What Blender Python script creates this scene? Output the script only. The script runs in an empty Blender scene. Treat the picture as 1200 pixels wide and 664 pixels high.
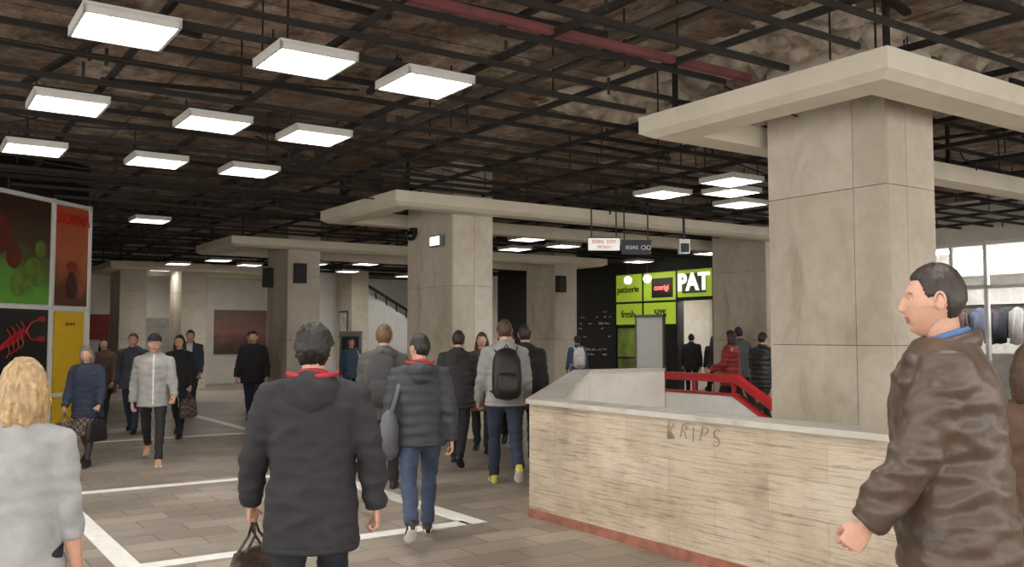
import bpy, bmesh, math, random
from mathutils import Vector, Matrix, noise
from mathutils.geometry import tessellate_polygon
random.seed(4)
RU=Vector((.825,.565,0)); RV=Vector((-.565,.825,0)); ZZ=Vector((0,0,1))
ANG=math.atan2(.565,.825)
def W(u,v,z=0): return RU*u+RV*v+Vector((0,0,z))
def lin(c):
    c=c/255.0
    return c/12.92 if c<=.04045 else ((c+.055)/1.055)**2.4
def C(r,g,b): return (lin(r),lin(g),lin(b),1)
rad=math.radians

# ------------------------------------------------------------ materials
def nm(name):
    m=bpy.data.materials.new(name); m.use_nodes=True
    nt=m.node_tree; b=nt.nodes['Principled BSDF']
    return m,nt,b
def nd(nt,t,**k):
    n=nt.nodes.new(t)
    for a,v in k.items(): setattr(n,a,v)
    return n
def noi(nt,scale,detail=4,stretch=(1,1,1),coord='Object',rough=.55):
    tc=nd(nt,'ShaderNodeTexCoord'); mp=nd(nt,'ShaderNodeMapping')
    mp.inputs['Scale'].default_value=stretch
    nt.links.new(tc.outputs[coord],mp.inputs[0])
    n=nd(nt,'ShaderNodeTexNoise'); n.inputs['Scale'].default_value=scale
    n.inputs['Detail'].default_value=detail; n.inputs['Roughness'].default_value=rough
    nt.links.new(mp.outputs[0],n.inputs['Vector'])
    return n
def ramp(nt,src,stops):
    r=nd(nt,'ShaderNodeValToRGB'); e=r.color_ramp.elements
    e[0].position,e[0].color=stops[0]; e[1].position,e[1].color=stops[-1]
    for p,c in stops[1:-1]:
        k=e.new(p); k.color=c
    nt.links.new(src,r.inputs[0]); return r
def mul(c,f): return (min(1,c[0]*f),min(1,c[1]*f),min(1,c[2]*f),1)
def mix(nt,a,b,fac,mode='MIX'):
    m=nd(nt,'ShaderNodeMix',data_type='RGBA',blend_type=mode)
    if isinstance(fac,(int,float)): m.inputs[0].default_value=fac
    else: nt.links.new(fac,m.inputs[0])
    for s,i in ((a,6),(b,7)):
        if isinstance(s,tuple): m.inputs[i].default_value=s
        else: nt.links.new(s,m.inputs[i])
    return m.outputs[2]
def bump(nt,b,src,st,dist=.01):
    bp=nd(nt,'ShaderNodeBump'); bp.inputs['Strength'].default_value=st; bp.inputs['Distance'].default_value=dist
    nt.links.new(src,bp.inputs['Height']); nt.links.new(bp.outputs[0],b.inputs['Normal'])
def M(name,col,rough=.6,metal=0,var=.15,scale=6,bst=0,bs=60,stretch=(1,1,1)):
    m,nt,b=nm(name)
    n=noi(nt,scale,3,stretch)
    r=ramp(nt,n.outputs[0],[(.3,mul(col,1-var)),(.7,mul(col,1+var))])
    nt.links.new(r.outputs[0],b.inputs['Base Color'])
    b.inputs['Roughness'].default_value=rough; b.inputs['Metallic'].default_value=metal
    if bst:
        n2=noi(nt,bs,2,stretch); bump(nt,b,n2.outputs[0],bst,.005)
    return m
def EM(name,col,st):
    m,nt,b=nm(name); b.inputs['Base Color'].default_value=col
    b.inputs['Emission Color'].default_value=col; b.inputs['Emission Strength'].default_value=st
    return m
def marble(name,base,dark,sc=1.3):
    m,nt,b=nm(name)
    n=noi(nt,sc,5,(1,1,.5),rough=.65); n2=noi(nt,7,4); n3=noi(nt,.6,2,(1,1,.35))
    n.inputs['Distortion'].default_value=.8
    r=ramp(nt,n.outputs[0],[(.3,dark),(.46,mul(base,.95)),(.6,base),(.8,mul(base,1.04))])
    r2=ramp(nt,n2.outputs[0],[(.3,(.88,.86,.83,1)),(.65,(1,1,1,1))])
    g=nd(nt,'ShaderNodeNewGeometry')
    r3=ramp(nt,g.outputs['Random Per Island'],[(0,(.86,.85,.83,1)),(1,(1.0,1.0,1.0,1))])
    r4=ramp(nt,n3.outputs[0],[(.35,(.86,.84,.81,1)),(.6,(1,1,1,1))])
    c=mix(nt,r.outputs[0],r2.outputs[0],1.0,'MULTIPLY'); c=mix(nt,c,r3.outputs[0],1.0,'MULTIPLY'); c=mix(nt,c,r4.outputs[0],1.0,'MULTIPLY')
    nt.links.new(c,b.inputs['Base Color']); b.inputs['Roughness'].default_value=.42
    bump(nt,b,n2.outputs[0],.08)
    return m
def travertine():
    m,nt,b=nm('travertine')
    uv=nd(nt,'ShaderNodeUVMap')
    br=nd(nt,'ShaderNodeTexBrick'); br.inputs['Scale'].default_value=1
    br.inputs['Brick Width'].default_value=.92; br.inputs['Row Height'].default_value=.235
    br.inputs['Mortar Size'].default_value=.002; br.inputs['Mortar Smooth'].default_value=.7
    br.inputs['Color1'].default_value=C(214,203,186); br.inputs['Color2'].default_value=C(200,188,169)
    br.inputs['Mortar'].default_value=C(160,145,126)
    br.inputs['Bias'].default_value=-.1
    nt.links.new(uv.outputs[0],br.inputs['Vector'])
    mp=nd(nt,'ShaderNodeMapping'); mp.inputs['Scale'].default_value=(1.7,34,1); nt.links.new(uv.outputs[0],mp.inputs[0])
    n=nd(nt,'ShaderNodeTexNoise'); n.inputs['Scale'].default_value=1.5; n.inputs['Detail'].default_value=6; n.inputs['Roughness'].default_value=.72
    n.inputs['Distortion'].default_value=.35
    nt.links.new(mp.outputs[0],n.inputs['Vector'])
    r=ramp(nt,n.outputs[0],[(.32,(.34,.28,.21,1)),(.43,(.74,.68,.60,1)),(.53,(1,.98,.95,1)),(.62,(.84,.79,.72,1)),(.7,(1,.98,.95,1))])
    c=mix(nt,br.outputs[0],r.outputs[0],.85,'MULTIPLY')
    n3=nd(nt,'ShaderNodeTexNoise'); n3.inputs['Scale'].default_value=1.9; n3.inputs['Detail'].default_value=5; n3.inputs['Roughness'].default_value=.65; nt.links.new(uv.outputs[0],n3.inputs['Vector'])
    r3=ramp(nt,n3.outputs[0],[(.34,(.68,.65,.61,1)),(.5,(.92,.9,.88,1)),(.6,(1,1,1,1))])
    c=mix(nt,c,r3.outputs[0],1.0,'MULTIPLY')
    nt.links.new(c,b.inputs['Base Color']); b.inputs['Roughness'].default_value=.5
    bump(nt,b,n.outputs[0],.25,.004)
    return m
def floormat():
    m,nt,b=nm('floor_tiles')
    tc=nd(nt,'ShaderNodeTexCoord')
    br=nd(nt,'ShaderNodeTexBrick'); br.inputs['Scale'].default_value=1
    br.inputs['Brick Width'].default_value=.6; br.inputs['Row Height'].default_value=.3
    br.inputs['Mortar Size'].default_value=.005
    br.inputs['Color1'].default_value=C(180,168,154); br.inputs['Color2'].default_value=C(150,139,127)
    br.inputs['Mortar'].default_value=C(92,85,79)
    nt.links.new(tc.outputs['Object'],br.inputs['Vector'])
    n=noi(nt,.35,5,rough=.6); r=ramp(nt,n.outputs[0],[(.35,(.66,.64,.62,1)),(.62,(1.0,1,1,1))])
    n2=noi(nt,9,4); r2=ramp(nt,n2.outputs[0],[(.3,(.78,.76,.74,1)),(.6,(1,1,1,1))])
    c=mix(nt,br.outputs[0],r.outputs[0],1.0,'MULTIPLY'); c=mix(nt,c,r2.outputs[0],1.0,'MULTIPLY')
    nt.links.new(c,b.inputs['Base Color'])
    rr=ramp(nt,n2.outputs[0],[(.3,(.32,.32,.32,1)),(.7,(.5,.5,.5,1))]); nt.links.new(rr.outputs[0],b.inputs['Roughness'])
    bump(nt,b,br.outputs['Fac'],-.15,.003)
    return m
def ceilmat():
    m,nt,b=nm('bare_slab')
    n=noi(nt,.7,7,(1,1,1),rough=.75); n2=noi(nt,5,5,rough=.7); n3=noi(nt,1.6,4,(2.5,1,1),rough=.7)
    r=ramp(nt,n.outputs[0],[(.32,C(84,70,60)),(.45,C(150,130,114)),(.53,C(172,152,134)),(.6,C(208,198,184)),(.66,C(140,124,110)),(.8,C(176,162,148))])
    r2=ramp(nt,n2.outputs[0],[(.3,(.5,.46,.42,1)),(.6,(1,1,1,1))])
    r5=ramp(nt,n3.outputs[0],[(.36,(.45,.4,.36,1)),(.5,(1,1,1,1))])
    tc=nd(nt,'ShaderNodeTexCoord')
    br=nd(nt,'ShaderNodeTexBrick'); br.inputs['Scale'].default_value=1; br.offset=.0
    br.inputs['Brick Width'].default_value=2.4; br.inputs['Row Height'].default_value=1.2; br.inputs['Mortar Size'].default_value=.02
    br.inputs['Color1'].default_value=(1,1,1,1); br.inputs['Color2'].default_value=(.78,.75,.72,1); br.inputs['Mortar'].default_value=(.45,.4,.37,1)
    nt.links.new(tc.outputs['Object'],br.inputs['Vector'])
    c=mix(nt,r.outputs[0],r2.outputs[0],1.0,'MULTIPLY'); c=mix(nt,c,br.outputs[0],1.0,'MULTIPLY'); c=mix(nt,c,r5.outputs[0],1.0,'MULTIPLY')
    nt.links.new(c,b.inputs['Base Color']); b.inputs['Roughness'].default_value=.9
    bump(nt,b,n2.outputs[0],1.0,.08)
    return m
MT_floor=floormat(); MT_ceil=ceilmat(); MT_trav=travertine()
MT_col=marble('column_marble',C(222,213,199),C(190,178,161))
MT_cope=marble('coping_marble',C(220,218,212),C(184,181,174),2.5)
MT_plast=M('pale_plaster',C(218,213,204),.7,var=.08,scale=3,bst=.1)
MT_cap=M('cap_concrete',C(218,209,190),.7,var=.08,scale=2,bst=.15)
MT_core=M('joint_dark',C(70,62,55),.9)
MT_rail=M('grid_steel',C(38,33,31),.7,.2,.3,5)
MT_rust=M('primer_beam',C(130,76,78),.7,.1,.2,5)
MT_white=M('white_paint',C(228,228,225),.5,var=.04)
MT_house=M('fixture_housing',C(200,198,192),.5,var=.05)
MT_line=M('floor_line_paint',C(230,227,222),.6,var=.08,scale=10)
MT_lamp=EM('fluorescent_glow',(1,.985,.95,1),18)
MT_red=M('red_enamel',C(172,28,34),.35,var=.08)
MT_plinth=M('terracotta_plinth',C(150,98,80),.7,var=.25,scale=9,bst=.2)
MT_black=M('black_board',C(24,24,25),.5,var=.3,scale=2)
MT_dark=M('dark_metal',C(38,38,40),.45,.4)
MT_grey=M('grey_metal',C(120,120,118),.45,.4)

# ------------------------------------------------------------ mesh builder
class MB:
    def __init__(s):
        s.bm=bmesh.new(); s.uv=None
    def hexa(s,p,m=0):
        v=[s.bm.verts.new(q) for q in p]
        for f in ((0,3,2,1),(4,5,6,7),(0,1,5,4),(1,2,6,5),(2,3,7,6),(3,0,4,7)):
            fc=s.bm.faces.new([v[i] for i in f]); fc.material_index=m
    def box(s,x0,x1,y0,y1,z0,z1,m=0):
        s.hexa([(x0,y0,z0),(x1,y0,z0),(x1,y1,z0),(x0,y1,z0),(x0,y0,z1),(x1,y0,z1),(x1,y1,z1),(x0,y1,z1)],m)
    def poly(s,pts,m=0):
        f=s.bm.faces.new([s.bm.verts.new(p) for p in pts]); f.material_index=m; return f
    def tube(s,pts,rads,seg=12,ref=(1,0,0),m=0,sq=1.0,cap=.5):
        pts=[Vector(p) for p in pts]; ref=Vector(ref); n=len(pts)
        rads=[(r,r) if isinstance(r,(int,float)) else r for r in rads]
        rings=[]
        for i,p in enumerate(pts):
            if i==0: t=pts[1]-pts[0]
            elif i==n-1: t=pts[-1]-pts[-2]
            else: t=(pts[i+1]-p).normalized()+(p-pts[i-1]).normalized()
            t.normalize()
            a=ref-t*ref.dot(t)
            if a.length<1e-3: a=Vector((0,1,0))-t*t.y
            if a.length<1e-3: a=Vector((0,0,1))-t*t.z
            a.normalize(); b=t.cross(a)
            ring=[]
            for k in range(seg):
                th=2*math.pi*k/seg; c,d=math.cos(th),math.sin(th)
                if sq!=1:
                    c=math.copysign(abs(c)**sq,c); d=math.copysign(abs(d)**sq,d)
                ring.append(s.bm.verts.new(p+a*c*rads[i][0]+b*d*rads[i][1]))
            rings.append(ring)
            if i==0: t0=t
            if i==n-1: t1=t
        for i in range(n-1):
            for k in range(seg):
                f=s.bm.faces.new((rings[i][k],rings[i][(k+1)%seg],rings[i+1][(k+1)%seg],rings[i+1][k])); f.material_index=m
        e0=s.bm.verts.new(pts[0]-t0*min(rads[0])*cap); e1=s.bm.verts.new(pts[-1]+t1*min(rads[-1])*cap)
        for k in range(seg):
            f=s.bm.faces.new((rings[0][(k+1)%seg],rings[0][k],e0)); f.material_index=m
            f=s.bm.faces.new((rings[-1][k],rings[-1][(k+1)%seg],e1)); f.material_index=m
    def ell(s,c,r,m=0,seg=16,rot=None):
        mat=Matrix.Translation(c)@(rot.to_4x4() if rot else Matrix.Identity(4))@Matrix.Diagonal((r[0],r[1],r[2],1))
        g=bmesh.ops.create_uvsphere(s.bm,u_segments=seg,v_segments=max(6,seg*2//3),radius=1,matrix=mat)
        fs=set()
        for v in g['verts']:
            for f in v.link_faces: fs.add(f)
        for f in fs: f.material_index=m
    def done(s,name,mats,loc=(0,0,0),rotz=0,parent=None,smooth=False,bevel=0,recalc=True):
        if recalc: bmesh.ops.recalc_face_normals(s.bm,faces=s.bm.faces)
        me=bpy.data.meshes.new(name); s.bm.to_mesh(me); s.bm.free()
        for m in mats: me.materials.append(m)
        if smooth:
            me.polygons.foreach_set('use_smooth',[True]*len(me.polygons))
        o=bpy.data.objects.new(name,me); bpy.context.collection.objects.link(o)
        o.location=loc; o.rotation_euler=(0,0,rotz)
        if parent: o.parent=parent
        if bevel:
            b=o.modifiers.new('bevel','BEVEL'); b.width=bevel; b.segments=2; b.limit_method='ANGLE'
        return o
def empty(name,loc=(0,0,0),rotz=0,sc=1,parent=None):
    e=bpy.data.objects.new(name,None); bpy.context.collection.objects.link(e)
    e.location=loc; e.rotation_euler=(0,0,rotz); e.scale=(sc,sc,sc); e.empty_display_size=.2
    if parent: e.parent=parent
    return e
def text(name,body,size,pos,e,mat,parent=None,ext=.003,align='CENTER',shear=0,off=0,roll=0):
    cu=bpy.data.curves.new(name,'FONT'); cu.body=body; cu.size=size; cu.extrude=ext; cu.align_x=align; cu.align_y='CENTER'; cu.shear=shear; cu.offset=off
    cu.materials.append(mat)
    o=bpy.data.objects.new(name,cu); bpy.context.collection.objects.link(o)
    e=Vector(e).normalized(); n=e.cross(ZZ)
    m=Matrix((e,ZZ,n)).transposed().to_4x4()@Matrix.Rotation(rad(roll),4,'Z'); m.translation=pos
    if parent:
        bpy.context.view_layer.update()
        o.parent=parent; o.matrix_parent_inverse=parent.matrix_world.inverted()
    o.matrix_world=m
    return o

# ------------------------------------------------------------ room shell
U0,U1,V0,V1=-7,18,-7,31
ZC=4.35
pit=[(5.02,-2),(5.02,6.57),(9.72,11.83),(11.6,11.83),(11.6,10.4),(14.0,10.4),(14.0,-2)]
def poly_hole(name,outer,hole,z,mats):
    mb=MB(); loops=[[Vector((a,b,z)) for a,b in outer],[Vector((a,b,z)) for a,b in hole]]
    allv=[p for l in loops for p in l]; vs=[mb.bm.verts.new(p) for p in allv]
    for t in tessellate_polygon(loops):
        try: mb.bm.faces.new([vs[i] for i in t])
        except Exception: pass
    bmesh.ops.recalc_face_normals(mb.bm,faces=mb.bm.faces)
    for f in mb.bm.faces:
        if f.normal.z<0: f.normal_flip()
    return mb.done(name,mats,rotz=ANG,recalc=False)
poly_hole('floor',[(U0,V0),(U1+4,V0),(U1+4,V1),(U0,V1)],pit,0,[MT_floor])
mb=MB(); mb.box(U0,U1+4,V0,V1,ZC,ZC+.2); mb.done('ceiling',[MT_ceil],rotz=ANG)
mb=MB()
for i in range(len(pit)):
    a=pit[i]; b=pit[(i+1)%len(pit)]
    mb.poly([(a[0],a[1],-3.2),(b[0],b[1],-3.2),(b[0],b[1],0),(a[0],a[1],0)])
mb.poly([(p[0],p[1],-3.2) for p in pit])
for i in range(20):
    mb.box(11.62,13.98,10.4-.3*(i+1),10.4-.3*i,-3.2,-.16*(i+1),1)
mb.done('stairwell',[MT_plast,MT_cope],rotz=ANG,recalc=False)
mb=MB(); mb.box(U0,U1+4,V1,V1+.2,0,ZC); mb.done('wall_back',[MT_plast],rotz=ANG)
mb=MB(); mb.box(2.4,2.6,16.0,V1,0,ZC); mb.done('wall_left',[MT_plast],rotz=ANG)

# ------------------------------------------------------------ columns
def column(name,u0,u1,v0,v1,vs=(),us=(),zs=(1.52,2.95),z0=0,top=None):
    top=top or ZC; cu,cv=(u0+u1)/2,(v0+v1)/2
    mb=MB(); mb.box(u0-cu+.02,u1-cu-.02,v0-cv+.02,v1-cv-.02,z0,top,1)
    g=.003
    zz=[z0]+[z for z in zs]+[top]; vv=[v0]+list(vs)+[v1]; uu=[u0]+list(us)+[u1]
    for i in range(len(zz)-1):
        for j in range(len(vv)-1):
            for (a,b) in ((u0,u0+.02),(u1-.02,u1)):
                mb.box(a-cu,b-cu,vv[j]-cv+g,vv[j+1]-cv-g,zz[i]+g,zz[i+1]-g,0)
        for j in range(len(uu)-1):
            for (a,b) in ((v0,v0+.02),(v1-.02,v1)):
                mb.box(uu[j]-cu+g+.0195*(j==0),uu[j+1]-cu-g-.0195*(j==len(uu)-2),a-cv,b-cv,zz[i]+g,zz[i+1]-g,0)
    return mb.done(name,[MT_col,MT_core],loc=W(cu,cv),rotz=ANG)
column('marble_column',7.2,7.95,4.66,5.97,vs=(5.0,),us=(7.5,),zs=(1.52,2.95),z0=-3.2)
column('marble_column',7.2,7.95,12.16,13.65,vs=(12.65,13.15),us=(7.6,),zs=(1.2,2.4))
column('marble_column',7.2,7.95,19.3,20.6,vs=(19.95,))
column('marble_column',7.2,7.95,28.2,29.6,vs=(28.9,))
column('marble_column',14.6,15.35,12.2,13.65,vs=(12.9,))
column('marble_column',14.6,15.35,19.3,20.6,vs=(19.9,))
column('marble_column',14.6,15.35,4.66,5.97,vs=(5.3,))
column('marble_column',5.45,6.2,28.2,29.6)
column('marble_column',12.4,13.0,27.4,28.6)

def cap(name,u0,u1,v0,v1,z0=3.52,z1=3.73,w=.42):
    cu,cv=(u0+u1)/2,(v0+v1)/2
    mb=MB()
    a,b,c,d=u0-cu,u1-cu,v0-cv,v1-cv
    def ringseg(p,q,pi,qi):
        mb.hexa([(p[0],p[1],z0+.05),(q[0],q[1],z0+.05),(qi[0],qi[1],z0),(pi[0],pi[1],z0),(p[0],p[1],z1),(q[0],q[1],z1),(qi[0],qi[1],z1),(pi[0],pi[1],z1)])
    O=[(a,c),(b,c),(b,d),(a,d)]; w2=.10
    I1=[(a+w2,c+w2),(b-w2,c+w2),(b-w2,d-w2),(a+w2,d-w2)]
    I=[(a+w,c+w),(b-w,c+w),(b-w,d-w),(a+w,d-w)]
    for i in range(4):
        j=(i+1)%4
        ringseg(O[i],O[j],I1[i],I1[j])
        p,q,qi,pi=I1[i],I1[j],I[j],I[i]
        mb.hexa([(p[0],p[1],z0),(q[0],q[1],z0),(qi[0],qi[1],z0),(pi[0],pi[1],z0),(p[0],p[1],z1),(q[0],q[1],z1),(qi[0],qi[1],z1),(pi[0],pi[1],z1)])
    for x in (a+.3,(a+b)/2,b-.3):
        for y in (c+.2,d-.2):
            mb.box(x-.02,x+.02,y-.02,y+.02,z1,ZC,1)
    return mb.done(name,[MT_cap,MT_rail],loc=W(cu,cv),rotz=ANG)
cap('ceiling_canopy',5.95,16.2,3.82,6.5)
cap('ceiling_canopy',5.97,16.2,11.7,14.5)
cap('ceiling_canopy',5.85,16.2,19.0,21.7)
cap('ceiling_canopy',5.0,10.8,27.2,30.2)

# ------------------------------------------------------------ ceiling grid
mb=MB(); v=-5.7
k=0
while v<30.8:
    z=3.76+.03*math.sin(k*1.7); w=.014+.010*(k%3==0)
    if not (4.0<v<6.4): mb.box(U0,U1+1,v-w,v+w,z,z+.045)
    else:
        mb.box(U0,5.9,v-w,v+w,z,z+.045); mb.box(8.1,U1+1,v-w,v+w,z+.1,z+.145)
    v+=.66 if k%4 else .36; k+=1
u=-6.0
while u<18.5:
    z=3.83
    mb.box(u-.02,u+.02,V0+.5,28.4,z,z+.05); u+=1.25
for i in range(560):
    a=-5+1.25*random.randrange(0,19)+random.uniform(-.1,.1); b=random.uniform(0,28)
    if random.random()<.45:
        mb.box(a-.006,a+.006,b-.006,b+.006,3.85,ZC)
    else:
        l=random.uniform(.04,.16); mb.box(a-.012,a+.012,b-.006,b+.006,3.78-l,3.8)
for i in range(80):
    a=random.uniform(-3,16); b=random.uniform(2,27); an=random.uniform(-.25,.25)+(math.pi/2 if random.random()<.5 else 0)
    L=random.uniform(.6,2.2); d=Vector((math.cos(an),math.sin(an),0))*L; n=Vector((-d.y,d.x,0)).normalized()*.03; z=random.uniform(3.9,4.2); p=Vector((a,b,z))
    mb.hexa([p-n,p+d-n,p+d+n,p+n,p-n+ZZ*.04,p+d-n+ZZ*.04,p+d+n+ZZ*.04,p+n+ZZ*.04],1 if i%9==0 else 0)
mb.done('ceiling_grid',[MT_rail,MT_rust],rotz=ANG)
mb=MB(); mb.box(-4,6.15,5.26,5.32,3.84,3.90); mb.done('primer_steel_beam',[MT_rust],rotz=ANG)
# service pipes running the other way
MT_pipe=M('service_pipe',C(96,86,78),.6,.3,.2,3)
for (pu,pz,pr) in ((4.9,4.1,.05),(5.15,4.12,.035),(-.6,4.12,.05),(12.9,4.08,.06)):
    mb=MB(); mb.tube([(pu,-3,pz),(pu,10,pz),(pu,27,pz)],[pr]*3,10,ref=(0,0,1))
    for q in range(-2,27,2): mb.box(pu-pr-.01,pu+pr+.01,q-.02,q+.02,pz-pr-.01,ZC)
    mb.done('ceiling_pipe',[MT_pipe],rotz=ANG)
mb=MB()
for i in range(36):
    u0=random.uniform(-1,12); v0=random.uniform(5,22); du=random.uniform(1.5,5); dv=random.uniform(-.6,.6); sg=random.uniform(.05,.22)
    pts=[Vector((u0+du*t/8,v0+dv*t/8+.08*math.sin(t+i),3.86-sg*4*(t/8)*(1-t/8))) for t in range(9)]
    mb.tube(pts,[.010]*9,seg=5,ref=(0,0,1))
mb.done('ceiling_cables',[MT_rail],rotz=ANG,smooth=True)
mb=MB()
N=64
for (ua,ub,va,vb) in ((6.0,11.2,4.3,8.8),):
    vs=[]
    for i in range(N):
        row=[]
        for j in range(N):
            x=ua+(ub-ua)*i/(N-1); y=va+(vb-va)*j/(N-1)
            e=min(i,j,N-1-i,N-1-j)/7; e=max(0,min(1,e-.5*abs(noise.noise(Vector((x*1.5,y*1.5,5))))))
            z=ZC+.02-e*(.08+.20*abs(noise.noise(Vector((x*2.1,y*2.1,1))))+.12*noise.noise(Vector((x*7,y*7,2))))
            row.append(mb.bm.verts.new((x,y,z)))
        vs.append(row)
    for i in range(N-1):
        for j in range(N-1): mb.bm.faces.new((vs[i][j],vs[i][j+1],vs[i+1][j+1],vs[i+1][j]))
mb.done('ceiling_broken_plaster',[M('broken_render',C(176,164,150),.95,var=.5,scale=4,bst=.9,bs=12)],rotz=ANG)

# ------------------------------------------------------------ light fixtures
fx=[(1.22,6.38),(2.49,6.38),(3.52,6.4),(1.22,8.75),(2.49,8.75),(3.52,8.75),(1.22,11.05),(2.5,11.05),(3.6,11.05),(3.7,16.75),
 (9.1,9.45),(9.1,8.15),(9.8,8.78),(10.8,9.5),(10.9,8.3),(11,15.5),(12.5,16.2),(10.2,16.4),(11,23.4),(13,23.6),(9.8,24.2),
 (12,17.4),(7.2,24.5),(8.4,25.6),(6.6,26.3),(14,25.5),(16,26),(10.2,26.2),(11.8,26.4),(12.6,30.2),(14.4,27.4),(9,28.8),(6.8,29.0),(16.8,18.4),(16.6,15.6),  # mostly fixtures added to brighten the far hall, largely hidden behind the canopies
 (1.2,3.9),(2.5,3.9),(1.2,1.4),(2.5,1.4),(3.6,1.4),(1.2,-1.2),(3.6,-1.2),(-1.2,3.9),(-1.2,6.4),(6.5,-1),(-1.2,1.4),(10.5,1.5)]
def fixture(u,v):
    mb=MB(); h=.3
    mb.box(-h,h,-h,h,.045,.07,0)
    for a,b,c,d in ((-h,-h+.02,-h,h),(h-.02,h,-h,h),(-h,h,-h,-h+.02),(-h,h,h-.02,h)): mb.box(a,b,c,d,-.0,.05,0)
    mb.box(-h+.02,h-.02,-h+.02,h-.02,.026,.04,1)
    for i in range(1,7):
        x=-h+.6*i/7
        mb.box(x-.003,x+.003,-h+.02,h-.02,.004,.025,0)
        mb.box(-h+.02,h-.02,x-.003,x+.003,.004,.025,0)
    for x in (-.25,.25):
        mb.box(x-.006,x+.006,-.006,.006,.06,.22,2)
    mb.done('fluorescent_ceiling_light',[MT_house,MT_lamp,MT_rail],loc=W(u,v,3.63),rotz=ANG)
for a in fx: fixture(*a)

# ------------------------------------------------------------ floor lines
mb=MB()
def ln(u0,u1,v0,v1): mb.box(u0,u1,v0,v1,.0,.003)
ln(1.34,1.50,6.66,10.3); ln(1.5,4.14,6.66,6.82); ln(1.5,4.3,10.14,10.30); ln(4.10,4.30,6.66,10.14)
ln(1.34,1.50,1.5,4.6);ln(2.5,5.2,14.9,15.06); ln(5.04,5.2,15.06,19.5); ln(-1,1.34,6.66,6.82); ln(1.34,1.5,4.6,6.66)
mb.done('floor_marking_lines',[MT_line],rotz=ANG)

# ------------------------------------------------------------ parapet
O=[(4.75,-2),(4.75,6.66),(9.6,12.1),(11.42,12.1)]; I=[(5.0,-2),(5.0,6.57),(9.71,11.85),(11.42,11.85)]
mb=MB(); bm=mb.bm; uvl=bm.loops.layers.uv.new('UVMap')
def uq(pts,uvs,m):
    f=bm.faces.new([bm.verts.new(p) for p in pts]); f.material_index=m
    for l,q in zip(f.loops,uvs): l[uvl].uv=q
dist=0; zt=1.0
for i in range(3):
    p,q,pi,qi=O[i],O[i+1],I[i],I[i+1]; L=math.dist(p,q)
    uq([(q[0],q[1],.07),(p[0],p[1],.07),(p[0],p[1],zt),(q[0],q[1],zt)],[(dist+L,.07),(dist,.07),(dist,zt),(dist+L,zt)],0)
    uq([(pi[0],pi[1],-.02),(qi[0],qi[1],-.02),(qi[0],qi[1],zt),(pi[0],pi[1],zt)],[(dist,0),(dist+L,0),(dist+L,zt),(dist,zt)],2)
    dist+=L
def off(P,k,other):
    r=[]
    for a,b in zip(P,other):
        d=Vector((a[0]-b[0],a[1]-b[1])); d.normalize(); r.append((a[0]+d.x*k,a[1]+d.y*k))
    return r
Oc=off(O,.035,I); Ic=off(I,.03,O)
for i in range(3):
    p,q,qi,pi=Oc[i],Oc[i+1],Ic[i+1],Ic[i]
    mb.hexa([(*p,zt),(*q,zt),(*qi,zt),(*pi,zt),(*p,zt+.04),(*q,zt+.04),(*qi,zt+.04),(*pi,zt+.04)],1)
Op=off(O,.012,I)
for i in range(3):
    p,q,qi,pi=Op[i],Op[i+1],I[i+1],I[i]
    mb.hexa([(*p,0),(*q,0),(*qi,0),(*pi,0),(*p,.075),(*q,.075),(*qi,.075),(*pi,.075)],3)
uq([(11.42,12.1,0),(11.42,11.85,0),(11.42,11.85,zt),(11.42,12.1,zt)],[(0,0),(.25,0),(.25,zt),(0,zt)],2)
par=mb.done('travertine_parapet',[MT_trav,MT_cope,MT_plast,MT_plinth],rotz=ANG,recalc=False)
MT_ink=M('graffiti_ink',C(150,136,120),.8)
for ch,dv,dz_,rl,sz in (('K',.27,.0,6,.17),('R',.14,.012,-4,.15),('I',.05,-.006,5,.17),('P',-.05,.008,-6,.16),('S',-.17,-.012,8,.18)):
    text('graffiti_text',ch,sz,W(4.743,4.60+dv,.90+dz_),-RV,MT_ink,par,.001,shear=.2,off=-.004,roll=rl)

mb=MB()
mb.box(11.44,11.55,10.3,12.1,0,.62,1)
mb.hexa([(11.44,4.2,-3.2),(11.55,4.2,-3.2),(11.55,10.3,-.0),(11.44,10.3,-.0),(11.44,4.2,-2.6),(11.55,4.2,-2.6),(11.55,10.3,.62),(11.44,10.3,.62)],1)
mb.box(11.42,11.58,10.25,12.1,.84,.97,0)
mb.hexa([(11.42,4.2,-2.38),(11.58,4.2,-2.38),(11.58,10.25,.84),(11.42,10.25,.84),(11.42,4.2,-2.25),(11.58,4.2,-2.25),(11.58,10.25,.97),(11.42,10.25,.97)],0)
for vv in (12.0,11.2,10.3): mb.box(11.46,11.52,vv-.03,vv+.03,.6,.86,0)
for vv in (9.4,8.5,7.6,6.7,5.8):
    z=.62-(10.3-vv)*.53; mb.box(11.46,11.52,vv-.03,vv+.03,z-.05,z+.25,0)
mb.box(11.43,11.58,10.25,12.1,.62,.66,0)
mb.hexa([(11.43,4.2,-2.6),(11.58,4.2,-2.6),(11.58,10.3,.62),(11.43,10.3,.62),(11.43,4.2,-2.55),(11.58,4.2,-2.55),(11.58,10.3,.67),(11.43,10.3,.67)],0)
mb.done('red_stair_handrail',[MT_red,MT_white],rotz=ANG,bevel=.01)

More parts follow.
